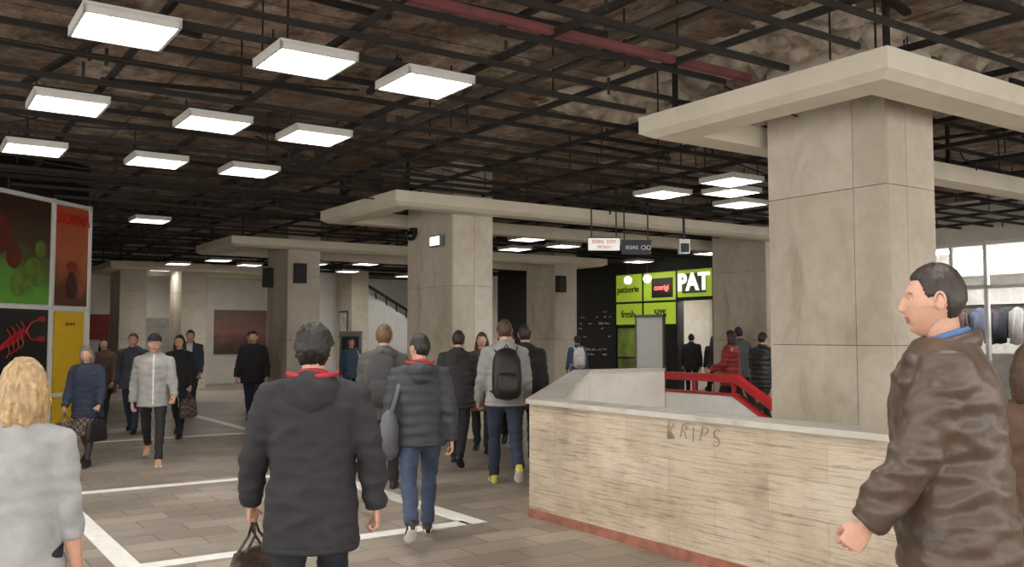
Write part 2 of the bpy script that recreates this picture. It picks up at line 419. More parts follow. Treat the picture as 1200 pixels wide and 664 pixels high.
# ------------------------------------------------------------ wall right with shops
mb=MB(); T=.2
def wr(v0,v1,z0,z1,m=0): mb.box(18,18+T,v0,v1,z0,z1,m)
wr(27.2,V1,0,ZC,0); wr(20.7,27.2,0,ZC,1)
wr(18.1,20.7,0,ZC,1); wr(16.8,18.1,2.6,ZC,1); wr(14.0,16.8,0,ZC,1); wr(12.0,14.0,0,ZC,0)
wr(3.0,12.0,3.5,ZC,0); wr(3.0,12,0,.25,0); wr(V0,3.0,0,ZC,0)
mb.done('wall_right',[MT_plast,MT_black],rotz=ANG)
MT_lime_e=EM('lime_backlit',C(160,186,54),.3)
MT_sp=EM('shop_white_light',(1,.97,.9,1),16)
fs=empty('snack_shop_front',W(18,18.5,0),ANG)
mb=MB()
x0=-.06
for (va,vb) in ((-.35,.95),(1.0,2.15)):
    mb.box(x0,0,va,vb,2.62,3.42,0); mb.box(x0,0,va,vb,1.95,2.56,0)
mb.box(x0,0,-1.72,-.42,2.68,3.42,0)
mb.box(x0-.01,x0,-.25,.6,2.7,3.25,2)
mb.box(x0,0,.4,2.1,1.0,1.85,4); mb.box(x0,0,.4,2.1,.1,.95,3)
for vv in (-1.75,-.4,.97,2.17): mb.box(x0-.02,0,vv-.025,vv+.025,0,3.5,1)
for zz in (2.58,3.44,1.88): mb.box(x0-.02,0,-1.75 if zz>2 else .4,2.2,zz,zz+.04,1)
mb.done('sign_panels',[MT_lime_e,MT_dark,MT_black,M('poster_mix',C(120,128,70),.4,var=.6,scale=3),M('lime_poster',C(150,176,80),.4,var=.4,scale=3)],parent=fs)
mb=MB(); mb.box(-.075,-.062,-1.5,-.62,2.78,3.32,0); mb.done('letter_backing',[M('backing_dark_green',C(50,70,30),.5)],parent=fs)
text('sign_letters','PAT',.66,W(17.91,17.45,3.06),-RV,EM('letter_glow',(1,1,.95,1),.8),fs,.02,off=.015)
text('sign_letters','patiserie',.28,W(17.92,20.1,2.98),-RV,MT_black,fs,.01)
text('sign_letters','covrigi',.22,W(17.91,18.68,2.98),-RV,EM('red_neon',(1,.1,.08,1),2),fs,.01)
text('sign_letters','50%',.3,W(17.92,18.75,2.25),-RV,MT_black,fs,.01)
text('sign_letters','fresh',.3,W(17.92,20.1,2.25),-RV,MT_black,fs,.01)
mb=MB()
mb.box(20.6,20.8,15.5,19.4,0,3,0); mb.box(18.2,20.8,15.4,15.5,0,3,0); mb.box(18.2,20.8,19.4,19.5,0,3,0); mb.box(18.2,20.8,15.4,19.5,2.95,3.05,0)
mb.done('wall_shop_interior',[MT_plast],rotz=ANG)
mb=MB(); mb.box(-.6,.6,-.3,.3,0,.05,0); mb.done('shop_ceiling_light',[MT_sp],loc=W(19.3,17.3,2.85),rotz=ANG)
mb=MB(); mb.box(-.35,.35,-.9,.9,0,1.0,1); mb.box(-.4,.4,-.95,.95,1.0,1.06,0); mb.box(-.3,.3,-.85,.85,1.06,1.4,2)
mb.done('shop_counter',[MT_white,MT_red,MT_grey],loc=W(20.0,17.5,0),rotz=ANG,bevel=.01)
for (a,b) in ((17.3,19.4),(17.3,18.6)):
    mb=MB(); mb.ell((0,0,0),(.11,.11,.11),0,14); mb.tube([(0,0,.1),(0,0,1.05)],[.008,.008],6,m=1)
    mb.done('globe_pendant_lamp',[EM('globe_glow',(1,.95,.75,1),9),MT_dark],loc=W(a,b,3.2),smooth=True)
mb=MB()
for i in range(40):
    a=random.uniform(20.9,22.4); z=random.choice([2.35,2.2,2.0,1.85,1.6,1.2,1.05]); l=random.uniform(.05,.22)
    pts=[(17.99,a+l*t/5,z+random.uniform(-.03,.03)) for t in range(6)]
    mb.tube(pts,[.010]*6,5,ref=(0,0,1))
mb.done('chalk_lettering',[MT_white],rotz=ANG)

cs=empty('clothing_shop',W(18,7.5,0),ANG)
mb=MB()
for vv in (-4.45,-3.2,-1.9,-.6,.7,2.0,2.7,3.4,4.45): mb.box(-.08,.02,vv-.035,vv+.035,.25,3.5,0)
for zz in (.25,2.55,3.42): mb.box(-.08,.02,-4.5,4.5,zz,zz+.07,0)
mb.done('shopfront_frame',[MT_white],parent=cs)
mb=MB()
mb.box(2.6,2.7,-4.5,4.5,0,3.6,0); mb.box(.2,2.7,-4.6,-4.5,0,3.6,0); mb.box(.2,2.7,4.5,4.6,0,3.6,0); mb.box(.2,2.7,-4.5,4.5,3.5,3.6,0)
for z in (1.2,2.3,2.95): mb.box(1.9,2.6,-4.4,4.4,z,z+.03,0)
mb.done('shop_walls',[M('dim_plaster',C(214,212,208),.8)],parent=cs)
mb=MB()
for vv in (-3.3,-1.6,0,1.6,3.2): mb.box(.45,.62,vv-.6,vv+.6,3.36,3.42,0)
for vv in (-3.3,-1.6,0,1.6,3.2): mb.box(2.0,2.1,vv-.6,vv+.6,3.40,3.44,0)
mb.done('shop_lights',[EM('shop_tube',(1,.98,.95,1),26)],parent=cs)
mb=MB()
mg,ntg,bg=nm('shop_glass'); bg.inputs['Base Color'].default_value=(.98,.99,.99,1); bg.inputs['Roughness'].default_value=.02; bg.inputs['Transmission Weight'].default_value=1; bg.inputs['IOR'].default_value=1.05
mb.box(-.03,-.025,-4.4,4.4,.3,3.45,0); mb.done('shop_glazing',[mg],parent=cs)
gar=[M('garment_%d'%i,c,.9,var=.2,scale=12,bst=.3) for i,c in enumerate([C(62,62,74),C(124,116,116),C(180,176,174),C(104,82,78),C(92,100,122),C(44,44,46)])]
mb=MB()
for row,z,st in ((.45,2.2,(.35,.9)),(1.4,2.2,(.16,.45))):
    mb.tube([(row,-4.3,z+.04),(row,4.3,z+.04)],[.015,.015],6,ref=(0,0,1),m=5)
    vv=-4.2
    while vv<4.2:
        c=random.randrange(6); L=random.uniform(.6,.95)
        mb.tube([(row,vv,z-.02),(row,vv,z-.08),(row,vv+.02,z-.4),(row,vv+.03,z-L)],[(.06,.03),(.22,.05),(.2,.07),(.23,.08)],10,ref=(1,0,0),m=c)
        for sg in (-1,1): mb.tube([(row+sg*.2,vv,z-.12),(row+sg*.27,vv,z-.4),(row+sg*.28,vv,z-.62)],[.06,.055,.045],7,ref=(0,1,0),m=c)
        vv+=random.uniform(*st)
mb.done('hanging_garments',gar,parent=cs,smooth=True)

# ------------------------------------------------------------ left shop (45 deg front)
sc=Vector((-6.85,14.6,0)); sd=Vector((-.184,-.983,0)).normalized()
sa=math.atan2(-sd.y,-sd.x)
ls=empty('kiosk_shop',sc,sa)
def poster(name,c1,c2,c3,scale):
    m,nt,b=nm(name); tc=nd(nt,'ShaderNodeTexCoord'); sx=nd(nt,'ShaderNodeSeparateXYZ'); nt.links.new(tc.outputs['Generated'],sx.inputs[0])
    n=noi(nt,scale,3,coord='Generated'); a=nd(nt,'ShaderNodeMath',operation='ADD'); nt.links.new(sx.outputs[2],a.inputs[0])
    s2=nd(nt,'ShaderNodeMath',operation='MULTIPLY_ADD'); nt.links.new(n.outputs[0],s2.inputs[0]); s2.inputs[1].default_value=.8; s2.inputs[2].default_value=-.4
    nt.links.new(s2.outputs[0],a.inputs[1])
    r=ramp(nt,a.outputs[0],[(.15,c1),(.5,c2),(.85,c3)]); nt.links.new(r.outputs[0],b.inputs['Base Color']); b.inputs['Roughness'].default_value=.35
    return m
mb=MB(); mb.box(-9,0,-.0+.02,.3,0,3.7,0); mb.box(-9,.0,.02,.3,3.7,ZC,1); mb.done('shop_wall',[MT_plast,MT_black],parent=ls)
def lp(name,x0,x1,z0,z1,m,t=.02):
    mb=MB(); mb.box(x0,x1,-t,.02,z0,z1,0); return mb.done(name,[m],parent=ls)
def fr(x0,x1,z0,z1): mbf.box(x0,x1,-.045,.02,z0,z1,0)
lp('poster_orange',-.83,-.05,2.08,3.62,poster('poster_sunset',C(90,40,26),C(176,96,56),C(178,80,50),2))
lp('poster_fruit',-3.0,-.95,2.08,3.62,poster('poster_green_red',C(96,160,54),C(70,56,34),C(60,38,30),2.2))
lp('poster_black',-3.0,-.95,.75,2.0,M('poster_black_mat',C(26,26,28),.3))
lp('door_yellow',-.80,-.12,.05,1.98,M('yellow_door',C(236,192,34),.4,var=.05))
lp('poster_lower',-3.0,-.95,.05,.68,poster('poster_low',C(150,150,160),C(110,100,90),C(190,60,40),3))
mbf=MB()
for x in (-.89,-.03,-3.05): fr(x-.03,x+.03,0,3.7)
for z in (2.03,3.66,.71): fr(-3.05,-.0,z-.03,z+.03)
mbf.done('window_frame',[MT_white],parent=ls)
# red lobster graphic: body, tail, two claws, legs
mb=MB()
mb.tube([(-1.95,-.03,1.42),(-1.75,-.03,1.52),(-1.55,-.03,1.62),(-1.42,-.03,1.68)],[(.03,.004),(.055,.006),(.07,.006),(.04,.004)],10,ref=(0,0,1))
for s in (-1,1):
    mb.tube([(-1.42,-.03,1.68),(-1.32,-.03,1.68+.12*s),(-1.18,-.03,1.70+.15*s)],[.014,.014,.012],6,ref=(0,1,0))
    mb.ell((-1.10,-.03,1.71+.15*s),(.09,.006,.045),0,12)
    for q in range(4):
        x=-1.78+.09*q
        mb.tube([(x,-.03,1.5+.04*q),(x+.05,-.03,1.5+.04*q+.13*s),(x-.02,-.03,1.5+.04*q+.2*s)],[.010,.009,.006],6,ref=(0,1,0))
mb.ell((-2.05,-.03,1.36),(.09,.006,.05),0,12)
mb.done('red_lobster_graphic',[MT_red],parent=ls,smooth=True)
mb=MB(); mb.tube([(-.44,-.025,2.2),(-.44,-.025,2.35),(-.44,-.025,2.5),(-.44,-.025,2.6)],[(.08,.004),(.14,.004),(.10,.004),(.05,.004)],12,ref=(1,0,0))
mb.ell((-.44,-.025,2.68),(.13,.006,.09),1,14)
mb.done('poster_print',[M('print_dark',C(60,22,18),.4),M('print_red',C(150,40,28),.4)],parent=ls)
mb=MB()
for (x,z,r_,m_) in ((-2.0,3.05,.26,0),(-1.7,2.75,.16,0),(-1.3,2.55,.2,1),(-1.15,2.9,.12,1),(-1.6,2.35,.16,1)): mb.ell((x,-.022,z),(r_,.006,r_*1.1),m_,18)
mb.done('poster_print',[M('print_red2',C(96,34,26),.4,var=.4),M('print_green',C(96,120,44),.4,var=.4)],parent=ls)
e45=-sd
text('poster_letters','ZORNA',.22,sc+sd*.44+e45.cross(ZZ)*.04+ZZ*3.42,e45,M('lettering_red',C(200,30,26),.4),ls,.002,off=.006)
text('poster_letters','jucarii',.09,sc+sd*.46+e45.cross(ZZ)*.04+ZZ*1.8,e45,MT_red,ls,.002)

# ------------------------------------------------------------ back wall things
def onback(name,u0,u1,z0,z1,m,t=.05):
    mb=MB(); mb.box(u0,u1,V1-t,V1,z0,z1,0); return mb.done(name,[m],rotz=ANG)
onback('trim_1',2.6,11.5,3.55,3.8,M('pale_blue_band',C(200,208,214),.5),.12)
onback('poster_red_board',5.1,6.0,1.5,2.3,M('red_board',C(140,50,44),.6,var=.3))
onback('window_1',9.0,10.8,1.0,2.5,poster('back_window',C(80,60,54),C(150,96,84),C(120,90,84),4))
onback('door_1',3.4,4.8,0,2.3,MT_dark)
onback('door_2',6.4,7.6,0,2.2,M('grey_door',C(170,166,160),.6))
mb=MB()
n=22
for i in range(n):
    mb.box(17.8-.3*(i+1),17.8-.3*i,29.0,30.9,max(0,.165*i-.3),.165*(i+1),0)
mb.hexa([(17.8,28.9,0),(17.8,29.0,0),(11.6,29.0,0),(11.6,28.9,0),(17.8,28.9,.9),(17.8,29.0,.9),(11.6,29.0,4.25),(11.6,28.9,4.25)],1)
mb.hexa([(17.8,28.86,1.1),(17.8,28.93,1.1),(12.0,28.93,4.23),(12.0,28.86,4.23),(17.8,28.86,1.2),(17.8,28.93,1.2),(12.0,28.93,4.33),(12.0,28.86,4.33)],2)
for k in range(14):
    uu=17.6-.4*k; z=.9+(17.8-uu)*.54; mb.box(uu-.02,uu+.02,28.88,28.92,z-.05,z+.22,2)
mb.done('staircase_up',[MT_cope,MT_white,MT_dark],rotz=ANG)
mb=MB(); mb.box(-.32,.32,-.12,.12,0,.12,1); mb.box(-.30,.30,-.05,.05,.1,2.02,0); mb.box(-.33,-.30,-.07,.07,.1,2.06,1); mb.box(.30,.33,-.07,.07,.1,2.06,1)
mb.box(-.33,.33,-.07,.07,2.02,2.08,1)
mb.done('standing_notice_board',[MT_white,MT_grey],loc=(3.05,20,0),rotz=-.5,bevel=.005)
mb=MB(); mb.box(-.3,.3,-.25,.25,0,1.75,0); mb.box(-.24,.24,-.27,-.25,1.0,1.6,1); mb.box(-.2,.2,-.27,-.25,.4,.8,2)
mb.done('ticket_machine',[MT_grey,MT_black,MT_white],loc=(-4.55,25.6,0),rotz=.1,bevel=.02)
mb=MB(); mb.box(-.02,.0,-.35,.35,-.45,.45,0); mb.box(-.03,-.02,-.29,.29,-.39,.39,1); mb.done('framed_poster',[MT_dark,M('poster_paper',C(200,196,190),.4,var=.3,scale=7)],loc=W(12.39,28.0,2.0),rotz=ANG)
for (a,b,z) in ((7.45,19.22,3.0),(7.12,20.3,2.95),(14.75,19.22,3.0)):
    mb=MB(); mb.box(-.13,.13,-.08,.08,-.22,.22,0); mb.box(-.10,.10,-.09,-.08,-.18,.18,1); mb.done('wall_loudspeaker',[MT_dark,MT_black],loc=W(a,b,z),rotz=ANG,bevel=.01)

# ------------------------------------------------------------ signs
def hang_sign(name,X,Y,z,w,h,m,e,extra):
    E=empty(name,(X,Y,z),0)
    a=math.atan2(e[1],e[0]); E.rotation_euler=(0,0,a)
    mb=MB(); mb.box(-w/2,w/2,-.04,.04,-h/2,h/2,0)
    for x in (-w*.4,w*.4): mb.box(x-.01,x+.01,-.01,.01,h/2,h/2+.9,1)
    mb.box(-w/2-.01,w/2+.01,-.045,.045,h/2,h/2+.02,1)
    mb.done('panel',[m,MT_dark],parent=E)
    for s,sz,dx,dz,tm in extra:
        text('lettering',s,sz,Vector((X,Y,z))+Vector((e[0],e[1],0)).normalized()*dx+ZZ*dz+Vector((e[1],-e[0],0)).normalized()*.045,(e[0],e[1],0),tm,E,.002)
    return E
OT=M('sign_orange_text',C(210,90,30),.5)
hang_sign('direction_sign',1.53,15,3.13,.52,.2,EM('sign_white_lit',C(230,226,220),.35),(1,.06),[('IESIRE  EXIT',.08,0,.04,OT),('METROU',.06,0,-.05,OT)])
hang_sign('direction_sign',2.08,15.1,3.08,.5,.22,M('sign_navy',C(22,26,40),.4),(1,.06),[('IESIRE',.085,-.08,.0,MT_white),('OO',.11,.16,0,MT_white)])
E=empty('exit_sign',W(7.15,12.55,3.12)); E.rotation_euler=(0,0,ANG)
mb=MB(); mb.box(-.05,.02,-.17,.17,-.09,.09,0); mb.box(-.056,-.05,-.15,.15,-.07,.07,1); mb.done('panel',[MT_grey,EM('exit_sign_glow',(.9,.95,.95,1),1.0)],parent=E)
mb=MB(); mb.ell((0,0,0),(.09,.09,.09),0,16); mb.box(-.02,.095,-.05,.05,.02,.13,1); mb.done('dome_security_camera',[M('dome_black',C(14,14,16),.15),MT_dark],loc=W(7.1,13.35,3.28),smooth=True,rotz=ANG)
mb=MB(); mb.box(-.09,.09,-.09,.09,-.12,.12,0); mb.box(-.02,.02,-.02,.02,.1,.5,1); mb.box(-.07,.07,-.1,-.09,-.1,.05,1); mb.done('hanging_loudspeaker',[MT_white,MT_dark],loc=(2.92,15.3,3.12),bevel=.01)

# ============================================================ PEOPLE
def load_remesh(mb,voxel,sm=2,wr=.0,ws=10,seed=0,quilt=0):
    bmesh.ops.recalc_face_normals(mb.bm,faces=mb.bm.faces)
    me=bpy.data.meshes.new('t'); mb.bm.to_mesh(me); mb.bm.free()
    o=bpy.data.objects.new('t',me); bpy.context.collection.objects.link(o)
    md=o.modifiers.new('r','REMESH'); md.mode='VOXEL'; md.voxel_size=voxel
    dg=bpy.context.evaluated_depsgraph_get(); dg.update()
    m2=bpy.data.meshes.new_from_object(o.evaluated_get(dg))
    bpy.data.objects.remove(o); bpy.data.meshes.remove(me)
    r=MB(); r.bm.from_mesh(m2); bpy.data.meshes.remove(m2)
    for i in range(sm): bmesh.ops.smooth_vert(r.bm,verts=r.bm.verts,factor=.5,use_axis_x=True,use_axis_y=True,use_axis_z=True)
    if wr:
        r.bm.normal_update(); sv=Vector((seed*3.1,seed*1.7,seed))
        for v in r.bm.verts:
            p=v.co
            a=noise.noise(Vector((p.x*ws*.6,p.y*ws*.6,p.z*ws*1.5))+sv)
            b=noise.noise(Vector((p.x*ws*1.6+p.z*6,p.y*ws*1.6,p.z*ws*2.4))+sv)
            dd=wr*((1-2*abs(a))*.9+b*.7)
            if quilt: dd+=quilt*(abs(math.sin(math.pi*p.z/.085+.4*a))-.5)
            v.co=p+v.normal*dd
    return r
def sstep(x): x=max(0,min(1,x)); return x*x*(3-2*x)
def hsh(s): return sum(ord(c)*(i+1) for i,c in enumerate(s))
def skull(d,fem=0):
    x,y,z=d
    px,py,pz=x*.075,y*.094,z*.119
    if z<0:
        t=-z; px*=1-(.30+.06*fem)*t*t
        if y<0: py*=1-.5*t
        py+=.016*t*t
        if y>0: pz-=.010*t*y
    else:
        py-=.007*z
    px*=1+.05*(1-abs(y))*(1 if z>-.2 else 0)
    fw=sstep((y-.15)/.4)
    if fw>0:
        g=lambda a,s: math.exp(-(a/s)**2)
        zt=(.020-pz)/.050
        if 0<zt<1.35:
            amp=.004+.020*min(1,zt)**1.3
            if zt>1: amp*=max(0,1-(zt-1)/.35)
            w=.0075+.006*min(1,zt)
            py+=fw*amp*g(px,w)
        py-=fw*.011*(g(abs(px)-.031,.014)*g(pz-.008,.012))
        py+=fw*.004*g(pz-.027,.008)*g(px,.05)
        py+=fw*.006*g(px,.022)*(g(pz+.056,.0055)+.9*g(pz+.069,.006))
        py-=fw*.002*g(px,.024)*g(pz+.0625,.003)
        py+=fw*.008*g(px,.022)*g(pz+.100,.015)
        py-=fw*.003*g(px,.03)*g(pz+.082,.006)
    return Vector((px,py,pz))
def hl(y,style):
    if y>.62: h=.070
    elif y>.25: h=.070-.062*sstep((.62-y)/.37)
    elif y>-.2: h=.012
    else: h=.012-.080*sstep((-.2-y)/.4)
    if style=='long': 
        if y<=.35: h=min(h,-.07)
    return h
def grid_head(mb,fn,N,Mm,m=0,mf=None):
    rows=[]
    for i in range(N+1):
        th=math.pi*i/N; z=math.cos(th); r=math.sin(th); row=[]
        if i in (0,N): row=[mb.bm.verts.new(fn((0,0,z)))]*Mm
        else:
            for j in range(Mm):
                ph=2*math.pi*j/Mm; row.append(mb.bm.verts.new(fn((r*math.sin(ph),r*math.cos(ph),z))))
        rows.append(row)
    for i in range(N):
        for j in range(Mm):
            k=(j+1)%Mm
            if i==0: f=mb.bm.faces.new((rows[0][0],rows[1][j],rows[1][k]))
            elif i==N-1: f=mb.bm.faces.new((rows[i][j],rows[N][0],rows[i][k]))
            else: f=mb.bm.faces.new((rows[i][j],rows[i+1][j],rows[i+1][k],rows[i][k]))
            f.material_index=mf(f.calc_center_median()) if mf else m
SK=M('skin_fair',C(200,154,132),.5,var=.07,scale=25,bst=.06,bs=180)
LIP=M('lips',C(168,104,94),.45,var=.05); EYEW=M('eye_white',C(225,220,214),.2,var=.02); EYED=M('iris',C(48,36,28),.15,var=.05)
def hairmat(name,c): 
    m=M(name,c,.5,var=.45,scale=60,bst=.6,bs=110,stretch=(1,1,.25)); return m
HB=hairmat('hair_black',C(30,25,23)); HBR=hairmat('hair_brown',C(74,54,40)); HLB=hairmat('hair_light_brown',C(100,78,56)); HBL=hairmat('hair_blonde',C(168,140,102)); HG=hairmat('hair_grey',C(110,100,92)); HDB=hairmat('hair_dark_brown',C(48,38,33))
def cloth(n,c,r=.85,v=.16): return M(n,c,r,var=v,scale=7,bst=.35,bs=220)
def hand(mb,wr,d,n,t,grip=.3,m=0,seg=8):
    d=d.normalized(); n=(n-d*n.dot(d)).normalized(); t=(t-d*t.dot(d)-n*t.dot(n)).normalized()
    mb.tube([wr-d*.03,wr,wr+d*.03,wr+d*.065,wr+d*.092],[(.025,.02),(.026,.018),(.036,.017),(.041,.015),(.038,.012)],12,ref=t,m=m)
    for i,(L,off) in enumerate(((.072,.030),(.080,.010),(.074,-.010),(.058,-.029))):
        p=wr+d*(.086-.004*(i==3))+t*off; pts=[p-d*.01]; rr=[.0095]
        a=0
        for k,(f,da) in enumerate(((.45,.25+.9*grip),(.3,.35+1.3*grip),(.25,.25+.9*grip))):
            a+=da*(1+.08*i); dr=d*math.cos(a)+n*math.sin(a)+t*(off*1.2*(1-grip)); p=p+dr*L*f; pts.append(p); rr.append(.0088-.0009*k)
        mb.tube(pts,rr,seg,ref=t,m=m,cap=.8)
    p=wr+d*.02+t*.022; q=p+(d*.72+t*.48+n*.35).normalized()*.038; r=q+(d*.9+t*.10+n*(.35+.6*grip)).normalized()*.030; s=r+(d*.88-t*.05+n*(.4+.8*grip)).normalized()*.024
    mb.tube([p,q,r,s],[.015,.0125,.0105,.009],seg,ref=n,m=m,cap=.8)

def person(name,X,Y,h,yaw,jacket,pants,hair,shoe=None,sole=None,skin=SK,legs=((24,8,0),(-20,24,30)),arms=((14,8,18),(-14,8,12)),
           bulk=1.0,hem=.80,style='short',hood=None,collar=None,near=False,fem=0,head_yaw=0,head_pitch=0,lean=0,skirt=None,hth=.012,backpack=None,
           bag=None,cap_=None,sleeve='long',grip=(.35,.35),pantsr=1.0,sh_w=1.0,zipmat=None,openj=None,wrk=1.0,quilt=0):
    E=empty(name,(X,Y,0),rad(yaw),h/1.75)
    shoe=shoe or SHOE_B; sole=sole or SOLE_D
    hipz=.93
    J=[]
    for sg,(a,k,p) in zip((-1,1),legs):
        hp=Vector((sg*.092,0,hipz)); a_,k_=rad(a),rad(k)
        kn=hp+Vector((sg*.012,math.sin(a_),-math.cos(a_)))*.43
        an=kn+Vector((-sg*.01,math.sin(a_-k_),-math.cos(a_-k_)))*.42
        J.append((hp,kn,an,rad(p)))
    def fpt(an,p,f,u):
        fd=Vector((0,math.cos(p),-math.sin(p))); ud=Vector((0,math.sin(p),math.cos(p))); return an+fd*f+ud*u
    low=min(min(fpt(an,p,.12,-.08).z,fpt(an,p,-.06,-.08).z) for _,_,an,p in J)
    dz=-low; D=Vector((0,0,dz))
    J=[(a+D,b+D,c+D,p) for a,b,c,p in J]
    mb=MB()
    for sg,(hp,kn,an,p) in zip((-1,1),J):
        secs=[(-.080,.018,.05),(-.066,.032,.078),(-.02,.037,.112),(.03,.038,.105),(.075,.043,.072),(.125,.047,.054),(.165,.038,.042),(.188,.018,.03)]
        rings=[]
        for s_,w,ht in secs:
            ring=[]
            for q in range(14):
                th=2*math.pi*q/14; c_,s2=math.cos(th),math.sin(th)
                x=w*math.copysign(abs(c_)**.75,c_)+sg*.012*max(0,s_)/.19
                z=ht/2+ht/2*math.copysign(abs(s2)**.6,s2)
                if z<.026: x*=1.08
                ring.append(mb.bm.verts.new(fpt(an,p,s_,-.08+z)+Vector((x,0,0))))
            rings.append(ring)
        for i in range(len(rings)-1):
            for q in range(14):
                f=mb.bm.faces.new((rings[i][q],rings[i][(q+1)%14],rings[i+1][(q+1)%14],rings[i+1][q]))
                cc=(f.calc_center_median()-an); ud=Vector((0,math.sin(p),math.cos(p)))
                f.material_index=1 if cc.dot(ud)<-.056 else 0
        mb.bm.faces.new(rings[0]); mb.bm.faces.new(rings[-1][::-1])
        if skirt: mb.tube([an+Vector((0,0,-.02)),an+Vector((0,0,.1)),(an+kn)/2+Vector((0,-.02,.03)),kn+Vector((0,0,.05))],[.036,.036,.052,.055],12,m=2)
    mb.done('shoes',[shoe,sole,pants],parent=E,smooth=True)
    vx=.012 if near else .018
    mb=MB()
    if skirt:
        cx=(J[0][1]+J[1][1])/2
        mb.tube([Vector((0,0,1.05+dz)),Vector((0,0,.93+dz)),Vector((0,cx.y*.5,.70+dz)),Vector((0,cx.y*.9,skirt+dz))],[(.13,.10),(.165,.13),(.18,.16),(.20,.19)],20,ref=(1,0,0),cap=.05)
    else:
        pr=pantsr
        mb.tube([Vector((0,0,1.06+dz)),Vector((0,0,.98+dz)),Vector((0,0,.90+dz)),Vector((0,0,.84+dz))],[(.135,.105),(.165,.12),(.165,.12),(.12,.10)],18,ref=(1,0,0))
        for sg,(hp,kn,an,p) in zip((-1,1),J):
            sd_=(an-kn).normalized(); hem_=an+sd_*(-.005)
            mb.tube([hp+Vector((-sg*.005,0,.05)),hp+(kn-hp)*.2,hp+(kn-hp)*.6,kn,kn+(an-kn)*.35,kn+(an-kn)*.75,hem_+Vector((0,.005,0))],
                    [.092*pr,.092*pr,.076*pr,.063*pr,.064*pr,.055*pr,.057*pr],14)
    r=load_remesh(mb,vx,2,.009*wrk if not skirt else .004,9,hsh(name)%7)
    SKM=pants if not skirt else (skirtmat.get(name,pants))
    r.done('skirt' if skirt else 'trousers',[SKM],parent=E,smooth=True)
    L=math.tan(rad(lean))
    def T(x,y,z): return Vector((x,y+L*(z-.93),z+dz))
    b=bulk; sw=sh_w*(1-.07*fem)
    mb=MB()
    secs=[]
    for z,w,d,yo in ((.62,.185,.150,0),(.72,.186,.148,0),(.80,.183,.145,0),(.90,.180,.142,-.004),(1.02,.170,.130,0),(1.12,.166,.128,.002),(1.25,.180,.132,.004),(1.36,.190,.124,0),(1.42,.178,.108,-.006),(1.465,.125,.085,-.012),(1.50,.070,.068,-.015)):
        if z<hem-.001: continue
        if fem: w*=.93+(.06 if z<1 else 0)
        secs.append((z,w,d,yo))
    if abs(secs[0][0]-hem)>.005: z0,w0,d0,y0=secs[0]; secs.insert(0,(hem,w0,d0,y0))
    mb.tube([T(0,yo,z) for z,w,d,yo in secs],[(w*b*(sw if z>1.3 and z<1.45 else 1),d*b) for z,w,d,yo in secs],24,ref=(1,0,0),cap=.12,sq=.88)
    hands=[]
    for sg,(a,bb,e) in zip((-1,1),arms):
        a_,b_,e_=rad(a),rad(bb),rad(e)
        sh=T(sg*.178*sw*(1+.25*(b-1)),-.008,1.405)
        d1=Vector((sg*math.sin(b_),math.sin(a_)*math.cos(b_),-math.cos(a_)*math.cos(b_)))
        el=sh+d1*.285
        a2=a_+e_; b2=b_*.35
        d2=Vector((sg*math.sin(b2),math.sin(a2)*math.cos(b2),-math.cos(a2)*math.cos(b2)))
        wr_=el+d2*.255
        rb=.006*(b-1)/.1
        top=Vector((sg*.10*sw,-.01+L*.47,1.43+dz))
        if sleeve=='long':
            mb.tube([top,sh,sh+d1*.10,el,el+d2*.09,wr_-d2*.02,wr_+d2*.004],[.062,.072+rb,.062+rb,.052+rb,.052+rb,.044+rb*.6,.042+rb*.5],14,ref=(0,1,0),cap=.15)
        else:
            mb.tube([top,sh,sh+d1*.10,el,el+d2*.07,el+d2*.12],[.062,.066,.056,.050,.046,.044],14,ref=(0,1,0),cap=.1)
        hands.append((sh,el,wr_,d1,d2,sg))
    if hood:
        mb.tube([T(-.10,-.06,1.455),T(-.07,-.125,1.45),T(0,-.150,1.44),T(.07,-.125,1.45),T(.10,-.06,1.455)],[(.05,.045),(.075,.045),(.095,.05),(.075,.045),(.05,.045)],12,ref=(0,0,1))
    r=load_remesh(mb,vx,2,.010*wrk,9,hsh(name)%11,quilt)
    mats=[jacket,collar or jacket,zipmat or jacket,openj or jacket]
    for f in r.bm.faces:
        c=f.calc_center_median(); z=c.z-dz; y=c.y-L*(z-.93)
        if zipmat and y>.04 and abs(c.x)<.016: f.material_index=2
        elif openj and y>.03 and abs(c.x)<.055 and z<1.5: f.material_index=3
    r.done('jacket',mats,parent=E,smooth=True)
    mb=MB()
    if sleeve=='long':
        for (sh,el,wr_,d1,d2,sg) in hands:
            rr_=.046+.006*(b-1)/.1*.55
            mb.tube([wr_-d2*.035,wr_-d2*.03,wr_+d2*.004,wr_+d2*.009],[rr_*.97,rr_,rr_,rr_*.95],14,ref=(0,1,0),cap=.02)
        w0,d0=secs[0][1]*b+.004,secs[0][2]*b+.004
        pts=[T(w0*math.copysign(abs(math.cos(t))**.88,math.cos(t)),secs[0][3]+d0*math.copysign(abs(math.sin(t))**.88,math.sin(t)),hem+.012) for t in [2*math.pi*k/28 for k in range(29)]]
        mb.tube(pts,[(.017,.007)]*29,6,ref=(0,0,1))
        mb.done('cuffs_and_hem',[jacket],parent=E,smooth=True)
    else: mb.bm.free()
    mb=MB(); pts=[]
    for i in range(13):
        th=2*math.pi*i/12; pts.append(T(.074*math.cos(th),-.012+.070*math.sin(th),1.500-.022*math.sin(th)))
    mb.tube(pts,[(.026,.013)]*13,8,ref=(0,0,1))
    if collar and hood:
        pts=[T(.115*math.cos(t),-.05+.115*math.sin(t),1.525-.015*math.sin(-t)) for t in [math.pi*(1+k/10) for k in range(11)]]
        mb.tube(pts,[.012]*11,8,ref=(0,0,1))
